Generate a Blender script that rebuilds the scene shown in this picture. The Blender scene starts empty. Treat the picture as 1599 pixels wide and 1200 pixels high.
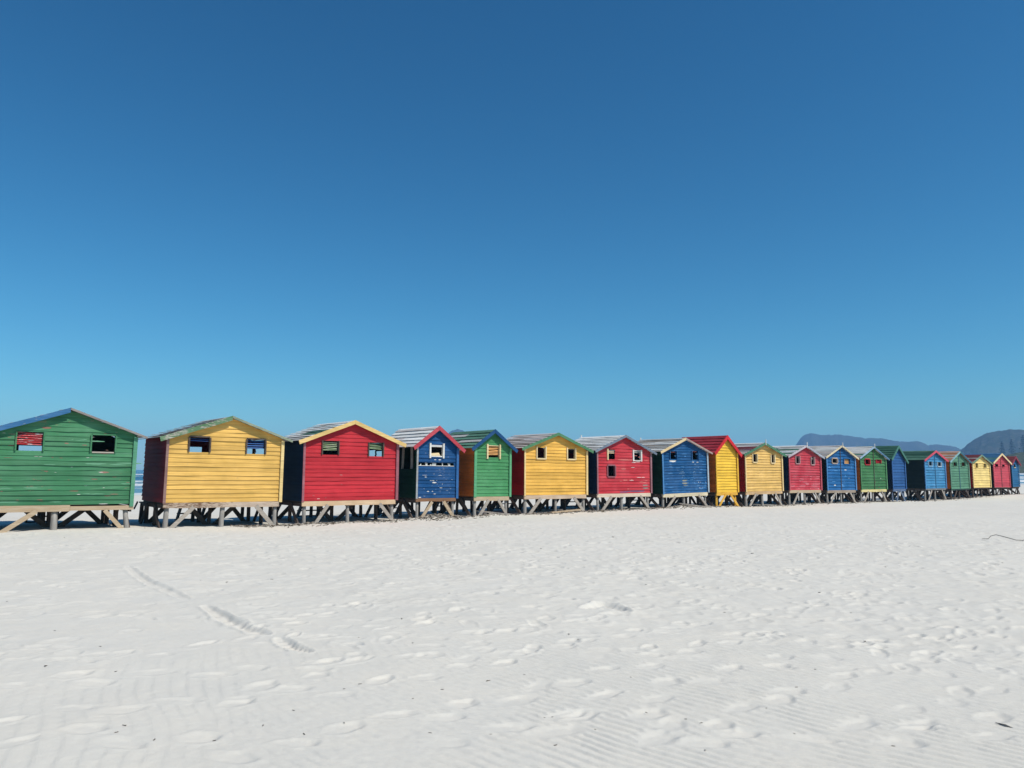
import bpy, math, random
import numpy as np
from mathutils import Vector, Matrix

sc = bpy.context.scene
COL = sc.collection
PI = math.pi
R = math.radians
random.seed(7)
NPR = np.random.default_rng(11)

# ------------------------------------------------------------------ helpers
def link(o, parent=None):
    COL.objects.link(o)
    if parent: o.parent = parent
    return o

def tag(o, label=None, cat=None, group=None, kind=None):
    if label: o['label'] = label
    if cat: o['category'] = cat
    if group: o['group'] = group
    if kind: o['kind'] = kind
    return o

class MB:
    """collects faces, links them as one mesh object"""
    def __init__(s): s.v, s.f, s.m, s.tone, s.tones = [], [], [], .5, {}
    def add(s, vs, fs, mi=0):
        b = len(s.v)
        s.v += [tuple(p) for p in vs]
        for f in fs:
            if s.tone != .5: s.tones[len(s.f)] = s.tone
            s.f.append(tuple(b + i for i in f)); s.m.append(mi)
    def hexa(s, p, mi=0):
        # p: 8 points, 0-3 bottom ring, 4-7 top ring
        s.add(p, [(3,2,1,0),(4,5,6,7),(0,1,5,4),(1,2,6,5),(2,3,7,6),(3,0,4,7)], mi)
    def box(s, x0, x1, y0, y1, z0, z1, mi=0, j=0.0, rng=random):
        p = [(x0,y0,z0),(x1,y0,z0),(x1,y1,z0),(x0,y1,z0),(x0,y0,z1),(x1,y0,z1),(x1,y1,z1),(x0,y1,z1)]
        if j: p = [tuple(c + rng.uniform(-j, j) for c in q) for q in p]
        s.hexa(p, mi)
    def beam(s, a, b, w, t, up=(0,0,1), mi=0):
        a, b = Vector(a), Vector(b); d = (b-a).normalized()
        n = Vector(up); sd = d.cross(n)
        if sd.length < 1e-4: sd = d.cross(Vector((1,0,0)))
        sd.normalize(); n = sd.cross(d)
        q = [(-w/2,-t/2),(w/2,-t/2),(w/2,t/2),(-w/2,t/2)]
        s.hexa([a+sd*i+n*k for i,k in q] + [b+sd*i+n*k for i,k in q], mi)
    def tube(s, pts, rad, n=8, mi=0, cap=True):
        pts = [Vector(p) for p in pts]; b0 = len(s.v); m = len(pts)
        ref = Vector((0,0,1)) if abs((pts[-1]-pts[0]).normalized().z) < .8 else Vector((1,.13,0))
        for i, p in enumerate(pts):
            d = (pts[min(i+1,m-1)] - pts[max(i-1,0)]).normalized()
            a = d.cross(ref)
            a.normalize(); c = d.cross(a)
            r = rad[i] if hasattr(rad,'__len__') else rad
            for k in range(n):
                t = 2*PI*k/n
                s.v.append(tuple(p + a*(r*math.cos(t)) + c*(r*math.sin(t))))
        for i in range(m-1):
            for k in range(n):
                k2 = (k+1) % n
                s.f.append((b0+i*n+k, b0+i*n+k2, b0+(i+1)*n+k2, b0+(i+1)*n+k)); s.m.append(mi)
        if cap:
            s.f.append(tuple(b0+k for k in range(n))[::-1]); s.m.append(mi)
            s.f.append(tuple(b0+(m-1)*n+k for k in range(n))); s.m.append(mi)
    def build(s, name, mats, parent=None, smooth=False):
        me = bpy.data.meshes.new(name)
        me.from_pydata(s.v, [], s.f)
        for m in (mats if isinstance(mats, (list, tuple)) else [mats]): me.materials.append(m)
        me.polygons.foreach_set('material_index', s.m)
        at = me.attributes.new('board_tone', 'FLOAT', 'FACE')
        at.data.foreach_set('value', [s.tones.get(i, .5) for i in range(len(s.f))])
        if smooth: me.polygons.foreach_set('use_smooth', [True]*len(s.f))
        me.update()
        return link(bpy.data.objects.new(name, me), parent)

def npmesh(name, co, faces, mat, smooth=True):
    me = bpy.data.meshes.new(name)
    nv, nf, k = len(co), len(faces), faces.shape[1]
    me.vertices.add(nv); me.vertices.foreach_set('co', co.astype(np.float32).ravel())
    me.loops.add(nf*k); me.loops.foreach_set('vertex_index', faces.astype(np.int32).ravel())
    me.polygons.add(nf)
    me.polygons.foreach_set('loop_start', np.arange(0, nf*k, k, dtype=np.int32))
    me.polygons.foreach_set('use_smooth', np.full(nf, smooth, dtype=bool))
    me.materials.append(mat)
    me.update(calc_edges=True)
    return link(bpy.data.objects.new(name, me))

def gridfaces(nr, nc):
    i = np.arange(nr*nc).reshape(nr, nc)
    return np.stack([i[:-1,:-1], i[:-1,1:], i[1:,1:], i[1:,:-1]], -1).reshape(-1, 4)

# ------------------------------------------------------------------ materials
def lin(rgb, g=1.0):
    o = []
    for c in rgb:
        c /= 255.0
        o.append(min(0.9, g*(c/12.92 if c <= .04045 else ((c+.055)/1.055)**2.4)))
    return tuple(o)

class NT:
    def __init__(s, name):
        s.mat = bpy.data.materials.new(name); s.mat.use_nodes = True
        s.t = s.mat.node_tree; s.n = s.t.nodes; s.l = s.t.links
        s.b = s.n['Principled BSDF']; s.out = s.n['Material Output']
    def new(s, ty, **k):
        n = s.n.new(ty)
        for a, v in k.items(): setattr(n, a, v)
        return n
    def set(s, sock, v):
        if hasattr(v, 'is_output'): s.l.new(v, sock)
        else: sock.default_value = v
    def math(s, op, a, b=None, c=None, clamp=False):
        n = s.new('ShaderNodeMath', operation=op, use_clamp=clamp)
        for i, v in enumerate((a, b, c)):
            if v is not None: s.set(n.inputs[i], v)
        return n.outputs[0]
    def mix(s, f, a, b, mode='MIX'):
        n = s.new('ShaderNodeMix', data_type='RGBA', blend_type=mode)
        s.set(n.inputs['Factor'], f)
        for k, v in (('A', a), ('B', b)):
            so = [i for i in n.inputs if i.name == k and i.type == 'RGBA'][0]
            s.set(so, v if hasattr(v, 'is_output') else (*v[:3], 1))
        return [o for o in n.outputs if o.type == 'RGBA'][0]
    def noise(s, vec, scale, detail=3, rough=.55, mul=None):
        if mul:
            m = s.new('ShaderNodeMapping'); m.inputs['Scale'].default_value = mul
            s.l.new(vec, m.inputs['Vector']); vec = m.outputs[0]
        n = s.new('ShaderNodeTexNoise')
        s.l.new(vec, n.inputs['Vector'])
        n.inputs['Scale'].default_value = scale; n.inputs['Detail'].default_value = detail
        n.inputs['Roughness'].default_value = rough
        return n.outputs['Fac']
    def ramp(s, v, a, b, lo=0.0, hi=1.0):
        n = s.new('ShaderNodeMapRange'); n.clamp = True
        s.l.new(v, n.inputs[0])
        n.inputs[1].default_value = a; n.inputs[2].default_value = b
        n.inputs[3].default_value = lo; n.inputs[4].default_value = hi
        return n.outputs[0]
    def objvec(s):
        tc = s.new('ShaderNodeTexCoord'); oi = s.new('ShaderNodeObjectInfo')
        m = s.math('MULTIPLY', oi.outputs['Random'], 61.0)
        a = s.new('ShaderNodeVectorMath', operation='ADD')
        c = s.new('ShaderNodeCombineXYZ'); s.l.new(m, c.inputs[0]); s.l.new(m, c.inputs[1])
        s.l.new(tc.outputs['Object'], a.inputs[0]); s.l.new(c.outputs[0], a.inputs[1])
        return a.outputs[0]
    def bump(s, h, dist, strength=1.0):
        n = s.new('ShaderNodeBump'); n.inputs['Distance'].default_value = dist
        n.inputs['Strength'].default_value = strength
        s.l.new(h, n.inputs['Height']); s.l.new(n.outputs[0], s.b.inputs['Normal'])

def scale3(c, k): return tuple(min(.9, x*k) for x in c)

def paint(name, col, wear=.3, under=(.42,.40,.37), along='x', spec=.14):
    """weathered oil paint on boards: streaks along the grain, faded clouds, chips to the layer below"""
    t = NT(name); v = t.objvec()
    g = (1.2, 1.2, 34) if along == 'x' else (26, 1.0, 26)
    n1 = t.noise(v, 1.6, 4); st = t.noise(v, 1.0, 4, .6, g); st2 = t.noise(v, 1.0, 3, .6, tuple(k*2.7 for k in g))
    br = t.math('MULTIPLY', t.ramp(n1, .3, .7, .86, 1.1), t.ramp(st, .3, .7, .80, 1.14))
    bt = t.new('ShaderNodeAttribute', attribute_name='board_tone')
    br = t.math('MULTIPLY', br, t.ramp(bt.outputs['Fac'], 0, 1, .87, 1.12))
    grey = sum(col)/3
    fade = t.mix(t.ramp(n1, .42, .72, 0, .30*min(1, wear*2)), col, tuple(.55*c + .45*min(.7, grey*1.5+.05) for c in col))
    bc = t.new('ShaderNodeCombineColor')
    for i in range(3): t.l.new(br, bc.inputs[i])
    c = t.mix(1.0, fade, bc.outputs[0], 'MULTIPLY')
    ch = t.noise(v, 1.0, 6, .72, (7, 7, 46) if along == 'x' else (34, 6, 34))
    mask = t.noise(v, .9, 3)
    val = t.math('ADD', ch, t.math('MULTIPLY', t.math('SUBTRACT', mask, .5), .55))
    f = t.ramp(val, .80 - .33*wear, .84 - .33*wear)
    un = t.mix(t.ramp(st2, .35, .65), under, scale3(under, .6))
    c = t.mix(f, c, un)
    t.l.new(c, t.b.inputs['Base Color'])
    t.l.new(t.ramp(f, 0, 1, .52, .85), t.b.inputs['Roughness'])
    t.b.inputs['Specular IOR Level'].default_value = spec
    h = t.math('SUBTRACT', t.math('ADD', st2, t.math('MULTIPLY', st, .8)), t.math('MULTIPLY', f, .8))
    t.bump(h, .004, .5)
    return t.mat

def timber(name, a, b, along=(2, 2, 2), rough=.85):
    t = NT(name); v = t.objvec()
    n1 = t.noise(v, 2.2, 4, .6, along); n2 = t.noise(v, 1, 5, .65, tuple(k*14 if k > 1 else k*2 for k in along))
    c = t.mix(t.ramp(n1, .32, .68), a, b)
    k = t.ramp(n2, .3, .7, .62, 1.15)
    bc = t.new('ShaderNodeCombineColor')
    for i in range(3): t.l.new(k, bc.inputs[i])
    c = t.mix(1.0, c, bc.outputs[0], 'MULTIPLY')
    t.l.new(c, t.b.inputs['Base Color']); t.b.inputs['Roughness'].default_value = rough
    t.b.inputs['Specular IOR Level'].default_value = .2
    t.bump(n2, .006, .6)
    return t.mat

MATS = {}
def P(key, rgb, g=.86, wear=.3, under=(.42,.40,.37), along='x'):
    y_ = .3*rgb[0] + .59*rgb[1] + .11*rgb[2]; rgb = tuple(c + (y_-c)*.07 for c in rgb)     # sun-faded
    k = (key, tuple(rgb), g, wear, along)
    if k not in MATS: MATS[k] = paint(key.replace(' ', '_'), lin(rgb, g), wear, under, along)
    return MATS[k]

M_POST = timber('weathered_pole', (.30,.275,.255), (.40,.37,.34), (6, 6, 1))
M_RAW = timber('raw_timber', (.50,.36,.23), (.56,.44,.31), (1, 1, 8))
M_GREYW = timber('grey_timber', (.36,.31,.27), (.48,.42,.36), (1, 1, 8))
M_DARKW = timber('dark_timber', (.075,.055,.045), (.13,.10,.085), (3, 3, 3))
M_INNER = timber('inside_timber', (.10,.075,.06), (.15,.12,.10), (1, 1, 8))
M_WHITE = P('white paint', (225,222,215), .95, .35)
M_CREAM = P('cream paint', (238,212,160), .9, .35)

# ------------------------------------------------------------------ terrain functions
PHI = R(38.6); FX, FY = math.cos(PHI), math.sin(PHI); NX, NY = FY, -FX; CROW = 27.5*FX
GS = np.array([(-60,.2),(-20,.2),(0,.17),(3.1,.16),(5.6,.09),(8.5,.02),(9.4,.03),(12.3,-.01),(14.6,-.01),(16.9,.0),(20,.01),(24.3,-.03),
      (28.1,-.06),(31.2,-.14),(34,-.17),(37.3,-.18),(41,-.24),(44.6,-.27),(49.7,-.345),(54.5,-.355),(57.7,-.345),(61.4,-.27),(65,-.27),(80,-.3),(400,-.5)])
SEA_Z = -1.2; SHN = (-math.sin(R(24)), math.cos(R(24))); SHQ = 93.5

def vnoise(x, y, seed):
    """smooth value noise on arrays"""
    r = np.random.default_rng(seed); T = r.random((64, 64))
    xi, yi = np.floor(x).astype(int), np.floor(y).astype(int)
    fx, fy = x - xi, y - yi
    fx = fx*fx*(3-2*fx); fy = fy*fy*(3-2*fy)
    g = lambda a, b: T[a % 64, b % 64]
    return (g(xi,yi)*(1-fx)+g(xi+1,yi)*fx)*(1-fy) + (g(xi,yi+1)*(1-fx)+g(xi+1,yi+1)*fx)*fy - .5

def sstep(a, b, x):
    t = np.clip((x-a)/(b-a), 0, 1); return t*t*(3-2*t)

MOUNDS = [(13.95, -.05, .75, .35, .12), (26.7, .05, .75, .3, .12), (16.3, .0, .5, .3, .06), (60.5, .9, 3.5, .9, .10), (63.5, 1.8, 2.5, 1.2, .08)]
def ground(x, y):
    x = np.asarray(x, float); y = np.asarray(y, float)
    s = x*FX + y*FY; t = x*NX + y*NY + CROW      # t>0: on the camera side of the row
    zr = np.interp(s, GS[:,0], GS[:,1])
    z = zr*(1 - .75*sstep(3, 24, t))
    a = np.maximum(-t-3, 0); q = x*SHN[0] + y*SHN[1]; b = SHQ - q
    f = np.where(b > 0, a/np.maximum(a+b, 1e-6), 1.0)
    z = np.where(a > 0, zr*(1-f) + SEA_Z*f, z)
    z = np.where((b < 0) & (a > 0), np.maximum(SEA_Z + b*.04, -4), z)
    z = z + np.exp(-((x)**2+(y)**2)/9)*0
    lf = vnoise(x*.35+9, y*.35+3, 1)*.05 + vnoise(x*1.1, y*1.1, 2)*.022
    z = z + lf*(a < 25)*np.where(np.hypot(x, y) < 90, 1, 0)
    for (ms, mt, ws, wt, h) in MOUNDS:
        z = z + h*np.exp(-((s-ms)/ws)**2 - ((t-mt)/wt)**2)
    return z
def gz1(x, y): return float(ground(np.array([x]), np.array([y]))[0])

# ------------------------------------------------------------------ the sand: one polar sheet, fine where it is looked at closely
def sand_material():
    t = NT('white_sand')
    tc = t.new('ShaderNodeTexCoord'); v = tc.outputs['Object']
    n1 = t.noise(v, .35, 4); n2 = t.noise(v, 90, 3, .7); n3 = t.noise(v, 6, 5, .65); n4 = t.noise(v, 420, 2, .8)
    c = t.mix(t.ramp(n1, .3, .7), (.668,.628,.560), (.708,.666,.598))
    nb = t.noise(v, 1.7, 4, .6)
    c = t.mix(t.ramp(nb, .42, .66, 0, .55), c, (.73,.672,.585))
    c = t.mix(t.ramp(n3, .35, .75, 0, .45), c, (.60,.575,.53))
    c = t.mix(t.ramp(n2, .64, .74, 0, .30), c, (.36,.33,.29))
    c = t.mix(t.ramp(n4, .62, .72, 0, .35), c, (.42,.39,.35))
    t.l.new(c, t.b.inputs['Base Color']); t.b.inputs['Roughness'].default_value = .95
    t.b.inputs['Specular IOR Level'].default_value = .15
    h = t.math('ADD', t.math('MULTIPLY', n2, .6), t.math('ADD', t.math('MULTIPLY', n4, .25), n3))
    t.bump(h, .012, .45)
    return t.mat

def build_sand():
    rr = [.4,.7,1.0,1.4,1.8,2.2,2.6,3.0]
    r = 3.0
    while r < 3.9: r *= 1.006; rr.append(r)
    while r < 8.5: r *= 1.0019; rr.append(r)
    while r < 48: r *= 1.0030; rr.append(r)
    while r < 120: r *= 1.008; rr.append(r)
    while r < 6000: r *= 1.06; rr.append(r)
    rr = np.array(rr)
    fine = np.arange(-R(47), R(47), .00135)
    coarse = np.linspace(R(47), 2*PI - R(47), 90)
    th = np.concatenate([fine, coarse])            # last column meets the first
    rg, tg = np.meshgrid(rr, th, indexing='ij')
    X = rg*np.sin(tg); Y = rg*np.cos(tg)
    Z = ground(X, Y)
    near = sstep(46, 20, rg)
    nf = len(fine); dth = .00135; th0 = fine[0]
    D = np.zeros_like(Z)
    # wind ripples, close by
    w1 = vnoise(X*.9, Y*.9, 5); w2 = vnoise(X*3.1, Y*3.1, 6); w3 = vnoise(X*.25+5, Y*.25, 9)
    cang = R(16) + w3*.7 + sstep(.5, -3.5, X)*.9
    ph = (X*np.sin(R(40)) + Y*np.cos(R(40)))*2*PI/.086 + w1*11 + w2*3.6 + w3*14 + vnoise(X*7+Y*3, Y*7-X*3, 13)*1.6
    ph2 = (X*np.sin(R(66)) + Y*np.cos(R(66)))*2*PI/.105 + w1*10 + w2*2.6
    def prof(p):
        u = (p/(2*PI)) % 1.0          # steep lee face on the camera's side, long gentle back
        return np.where(u < .26, sstep(0, .26, u), 1 - sstep(.26, 1.0, u))
    left = sstep(.2, -2.2, X + w1*1.5)
    rip = prof(ph)*(1-left) + prof(ph2)*left*.34
    amp = .0088*sstep(9.2, 5.2, rg + w1*2.5)*np.clip(.78 + 1.2*vnoise(X*.7+3, Y*.7+8, 12) + .7*w2, .15, 1.25)
    # trampled, lumpy surface further off
    churn = sstep(6.0, 10.5, rg + vnoise(X*.5, Y*.5, 21)*5)*sstep(60, 24, rg)
    left_calm = 1 - .55*sstep(-2, -6, X + Y*.12)*sstep(20, 12, rg)
    lump = (vnoise(X*3.2, Y*3.2, 31)*.016 + vnoise(X*6.5+Y*2, Y*6.5-X*2, 32)*.010 + vnoise(X*13-Y*5, Y*13+X*5, 33)*.006)
    D += lump*churn*left_calm
    D += (vnoise(X*17+Y*9, Y*17-X*9, 41)*.0026 + vnoise(X*29-Y*23, Y*29+X*23, 42)*.0014)*sstep(16, 4, rg)
    wipe = np.ones_like(Z)
    lr = np.log(rr)
    def dent(cx, cy, la, wa, ang, depth, rim=.35, keep=0.0):
        r0 = math.hypot(cx, cy); t0 = math.atan2(cx, cy); m = max(la, wa)*1.9
        i0, i1 = np.searchsorted(rr, [r0-m, r0+m])
        j0 = max(0, int((t0 - m/r0 - th0)/dth)); j1 = min(nf, int((t0 + m/r0 - th0)/dth)+2)
        if i1-i0 < 2 or j1-j0 < 2: return
        sx = X[i0:i1, j0:j1]-cx; sy = Y[i0:i1, j0:j1]-cy
        ca, sa = math.cos(ang), math.sin(ang)
        u = (sx*ca+sy*sa)/la; v = (-sx*sa+sy*ca)/wa
        u = u + .18*np.sin(v*2.1+cx*9)*.5
        an = np.arctan2(v, u); d = np.sqrt(u*u+v*v)*(1 + .10*np.sin(2*an+cx*17) + .05*np.sin(5*an+cx*31)) + vnoise(X[i0:i1, j0:j1]*19, Y[i0:i1, j0:j1]*19, 44)*.10
        inside = sstep(1.15, .55, d)
        ring = np.exp(-((d-1.22)/.24)**2)
        D[i0:i1, j0:j1] += depth*(-inside*(.62+.60*u) + rim*ring)
        wipe[i0:i1, j0:j1] *= 1 - (1-keep)*sstep(1.7, 1.1, d)
    rnd = random.Random(4)
    def trail(pts, step=.34, depth=.0125, size=.125, fade=1.0):
        k = 0; carry = 0
        for (x0, y0), (x1, y1) in zip(pts, pts[1:]):
            L = math.hypot(x1-x0, y1-y0); a = math.atan2(y1-y0, x1-x0); d = carry
            while d < L:
                f = d/L; side = (1 if k % 2 else -1)*.085
                px = x0+(x1-x0)*f - math.sin(a)*side + rnd.gauss(0, .035); py = y0+(y1-y0)*f + math.cos(a)*side + rnd.gauss(0, .035)
                dent(px, py, size*rnd.uniform(.85, 1.2), size*.58*rnd.uniform(.85, 1.2), a+rnd.gauss(0, .16), depth*rnd.uniform(.6, 1.25), rim=.25)
                k += 1; d += step*rnd.uniform(.8, 1.25)
            carry = d-L
    for tr in TRAILS: trail(tr)
    for tr, wdt, dep in DITCH:          # dragged grooves
        P0 = np.array(tr); r0, r1 = np.hypot(*P0.T).min()-.6, np.hypot(*P0.T).max()+.6
        ii = slice(*np.searchsorted(rr, [r0, r1])); x_, y_ = X[ii, :nf], Y[ii, :nf]
        best = np.full(x_.shape, 9.0); tt_ = np.zeros(x_.shape); sg = np.zeros(x_.shape)
        for q, (a, b) in enumerate(zip(P0, P0[1:])):
            d = b-a; L2 = d@d; f = np.clip(((x_-a[0])*d[0]+(y_-a[1])*d[1])/L2, 0, 1)
            dx, dy = x_-a[0]-f*d[0], y_-a[1]-f*d[1]; ds = np.hypot(dx, dy); m = ds < best
            best = np.where(m, ds, best); tt_ = np.where(m, (q+f)/(len(P0)-1), tt_); sg = np.where(m, np.sign(dx*d[1]-dy*d[0]), sg)
        ww = wdt*(.75 + .5*np.sin(PI*tt_)**.5)*(1 + .5*vnoise(x_*5, y_*5, 61)) + vnoise(x_*14, y_*14, 62)*.012
        k_ = dep*(.72 + .28*np.sin(tt_*23)**2)*np.sin(PI*np.clip(tt_*.94+.03, 0, 1))**.4
        D[ii, :nf] += -k_*sstep(1.2, .45, best/ww) + .35*k_*np.exp(-((best/ww-1.45)/.3)**2)
        wipe[ii, :nf] *= 1-sstep(2.0, 1.3, best/ww)
    # scattered prints: dense in the middle of the beach, thinning towards the camera
    n = 0
    while n < 3600:
        yy = 6.2 + 34*rnd.random()**1.25; xx = rnd.uniform(-.72, .74)*yy
        tt = xx*NX + yy*NY + CROW
        if tt < .4: continue
        pr = min(1, max(.04, (math.hypot(xx, yy)-6.0)/6.5))
        if xx < -2 and yy < 13: pr *= .45
        if xx > 5 and yy < 15: pr *= .5
        if rnd.random() > pr: continue
        sz = rnd.uniform(.10, .17)
        dent(xx, yy, sz, sz*rnd.uniform(.45, .8), rnd.gauss(.35, .7), rnd.uniform(.006, .020)*(.62 if yy < 12 else .9), rim=rnd.uniform(.2, .5))
        n += 1
    Z = Z + D*near + rip*amp*wipe
    co = np.stack([X, Y, Z], -1).reshape(-1, 3)
    nr, nc = X.shape
    idx = np.arange(nr*nc).reshape(nr, nc); idx2 = np.concatenate([idx, idx[:, :1]], 1)
    F = np.stack([idx2[:-1,:-1], idx2[1:,:-1], idx2[1:,1:], idx2[:-1,1:]], -1).reshape(-1, 4)[:, ::-1]
    o = npmesh('sand', co, F, sand_material())
    tag(o, 'white rippled beach sand with footprints', None, None, 'structure')

TRAILS = [
 [(-3.11,4.81),(-2.94,4.95),(-2.73,4.99),(-2.35,5.07),(-2.08,5.2),(-1.72,5.31),(-1.44,5.43),(-1.07,5.55),(-.71,5.89),(-.2,6.33),(.16,6.7),(.9,7.3)],
 [(-4.21,6.53),(-3.48,6.4),(-3.26,6.33),(-2.84,6.53),(-2.62,6.75),(-2.3,7.6),(-2.0,8.6),(-1.7,9.6)],
 [(.41,5.13),(.7,5.4),(1.13,5.63),(1.28,5.87),(1.94,6.33),(2.16,6.53),(2.77,6.86),(3.64,7.5),(4.04,7.79),(4.7,8.27),(5.72,9.02)],
 [(.74,4.62),(1.48,5.13),(1.96,5.55),(2.44,5.96),(3.01,6.33),(3.78,6.98),(4.43,7.5),(5.25,8.11)],
 [(1.08,4.65),(1.86,4.75),(2.52,5.07),(3.12,5.55),(3.59,5.87),(3.89,6.04)],
 [(0,6.64),(.54,7.2),(1.28,7.6),(1.78,8.11),(2.64,8.56),(3.53,9.23),(4.68,10.44)],
 [(-1.9,5.27),(-1.53,5.79),(-1.4,6.23),(-1.19,7.36),(-.9,7.95),(-.7,8.63),(-.3,9.23)],
 [(-2.81,4.42),(-2.69,4.57),(-2.2,4.55),(-1.56,4.47),(-.82,4.33)],
 [(-2.2,6.9),(-1.4,7.2),(-.5,7.3),(.5,8.0),(1.6,9.2)],
 [(2.2,4.7),(2.9,4.9),(3.6,5.3),(4.3,5.8)],
 [(-1.0,4.8),(-.3,5.2),(.6,6.0),(1.5,6.9),(2.6,7.9)],
 [(-.4,4.57),(0,4.67),(.52,5.01),(.85,5.27)],
 [(-5,8.0),(-4,8.1),(-3.2,7.9),(-2.2,8.1),(-1.2,8.0),(0,8.3)],
 [(-3.6,5.6),(-3.0,5.75),(-2.2,5.9),(-1.3,6.2),(-.5,6.9),(.2,7.8)],
]
DITCH = [
 ([(-5.83,11.88),(-5.25,11.02),(-4.66,10.17),(-4.34,9.82),(-3.77,9.1)], .058, .029),
 ([(-3.36,8.63),(-2.92,8.01),(-2.64,7.64),(-2.27,7.26)], .068, .046),
 ([(-2.09,7.1),(-1.88,6.75),(-1.69,6.59)], .052, .038),
 ([(.83,8.82),(1.05,9.1),(1.1,9.02),(1.25,8.74)], .09, .052),
]
build_sand()

# ------------------------------------------------------------------ sea
def build_sea():
    t = NT('sea_water')
    tc = t.new('ShaderNodeTexCoord'); v = tc.outputs['Object']
    # object space: x along the shore, y out to sea from the waterline
    sp = t.new('ShaderNodeSeparateXYZ'); t.l.new(v, sp.inputs[0])
    n1 = t.noise(v, .03, 4); n2 = t.noise(v, .35, 4, .6, (.35, 1, 1)); n3 = t.noise(v, 1.3, 4, .7, (.4, 1, 1))
    c = t.mix(t.ramp(sp.outputs[1], 0, 120), (.16,.30,.36), (.035,.12,.20))
    c = t.mix(t.ramp(n1, .35, .65, 0, .5), c, (.03,.13,.19))
    yw = t.math('ADD', sp.outputs[1], t.math('MULTIPLY', t.math('SUBTRACT', n1, .5), 26.0))
    foam = None
    for y0, w in ((3, 4), (21, 6.5), (55, 10), (150, 9), (372, 60)):
        d = t.math('ABSOLUTE', t.math('SUBTRACT', yw, float(y0)))
        b = t.ramp(d, w*.35, w, 1, 0)
        foam = b if foam is None else t.math('MAXIMUM', foam, b)
    br = t.ramp(t.math('ADD', t.math('MULTIPLY', n2, .6), t.math('MULTIPLY', n3, .4)), .36, .52)
    f = t.math('MULTIPLY', foam, br)
    c = t.mix(f, c, (.80,.82,.82))
    t.l.new(c, t.b.inputs['Base Color'])
    t.l.new(t.ramp(f, 0, 1, .22, .9), t.b.inputs['Roughness'])
    t.bump(t.math('ADD', n2, t.math('MULTIPLY', n3, .5)), .8, .6)
    xs = np.concatenate([np.linspace(-3400, -400, 12), np.linspace(-380, 900, 60), np.linspace(1000, 3400, 12)])
    ys = np.concatenate([np.linspace(-4, 180, 110), np.linspace(200, 3300, 40)])
    X, Y = np.meshgrid(xs, ys)
    wob = vnoise(X*.02, Y*.02+4, 51)*26
    Z = np.zeros_like(X)
    for y0, w, h in ((21, 3.0, .35), (55, 4.0, .8), (150, 6, .8)):
        Z += h*np.exp(-(((Y+wob*.6-y0)/w)**2))
    Z += vnoise(X*.3, Y*.5, 52)*.12*sstep(2, 20, Y)
    o = npmesh('sea', np.stack([X, Y, Z], -1).reshape(-1, 3), gridfaces(*X.shape), t.mat)
    o.location = (SHN[0]*SHQ, SHN[1]*SHQ, SEA_Z); o.rotation_euler = (0, 0, R(24))
    tag(o, 'blue sea with white breaking surf behind the huts', None, None, 'structure')
build_sea()

# ------------------------------------------------------------------ far land
PITCH = math.atan(133/1200.0); CAMZ = 1.6
def skyline(pts, D):
    """skyline given as bearing/elevation pairs, put at its own distance D"""
    o = []
    for px, py in pts:
        u = (px-799.5)/1200; w = (600-py)/1200
        dx, dy, dz = u, math.cos(PITCH)-w*math.sin(PITCH), math.sin(PITCH)+w*math.cos(PITCH)
        k = D/math.hypot(dx, dy)
        o.append((math.atan2(dx, dy), CAMZ + dz*k))
    return o

def hill(name, pts, D, depth, mat, label, rough=.06, seed=3, nd=46, step=.0022, base=-1.0):
    sk = skyline(pts, D); a = np.array([p[0] for p in sk]); h = np.array([p[1] for p in sk])
    n = max(40, int((a[-1]-a[0])/step)); A = np.linspace(a[0], a[-1], n)
    Hc = np.interp(A, a, h); Hc = Hc + (vnoise(A*420, A*0+3, seed)*.05 + vnoise(A*1100, A*0+7, seed+1)*.03)*(Hc-base)*.5
    tv = np.linspace(-1, 1, nd)
    T, AA = np.meshgrid(tv, A, indexing='ij')
    prof = np.clip(1-np.abs(T), 0, 1)**.8
    rad = D + T*depth*.5
    X = rad*np.sin(AA); Y = rad*np.cos(AA)
    gul = 1 - (1-np.abs(prof*2-1))*(.35*np.abs(vnoise(AA*160, T*1.5+3, seed+2)) + .25*np.abs(vnoise(AA*420, T*4, seed+5)))
    Z = base + (Hc[None, :]-base)*prof*gul
    Z += vnoise(X*.03, Y*.03, seed+6)*rough*(Hc[None, :]-base)*prof*(1-prof)*4
    o = npmesh(name, np.stack([X, Y, Z], -1).reshape(-1, 3), gridfaces(nd, n), mat)
    return tag(o, label, None, None, 'structure')

def hill_mat(name, a, b, c, s):
    t = NT(name); tc = t.new('ShaderNodeTexCoord'); v = tc.outputs['Object']
    n1 = t.noise(v, s, 5, .65); n2 = t.noise(v, s*6, 4, .7)
    col = t.mix(t.ramp(n1, .38, .62), a, b)
    col = t.mix(t.ramp(n2, .50, .66, 0, .8), col, c)
    t.l.new(col, t.b.inputs['Base Color']); t.b.inputs['Roughness'].default_value = 1
    t.b.inputs['Specular IOR Level'].default_value = 0
    return t.mat
M_HILL = hill_mat('fynbos_slope', (.030,.042,.026), (.048,.052,.036), (.10,.095,.08), .012)
M_SCRUB = hill_mat('coastal_scrub', (.05,.065,.03), (.075,.085,.045), (.14,.13,.085), .05)

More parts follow.
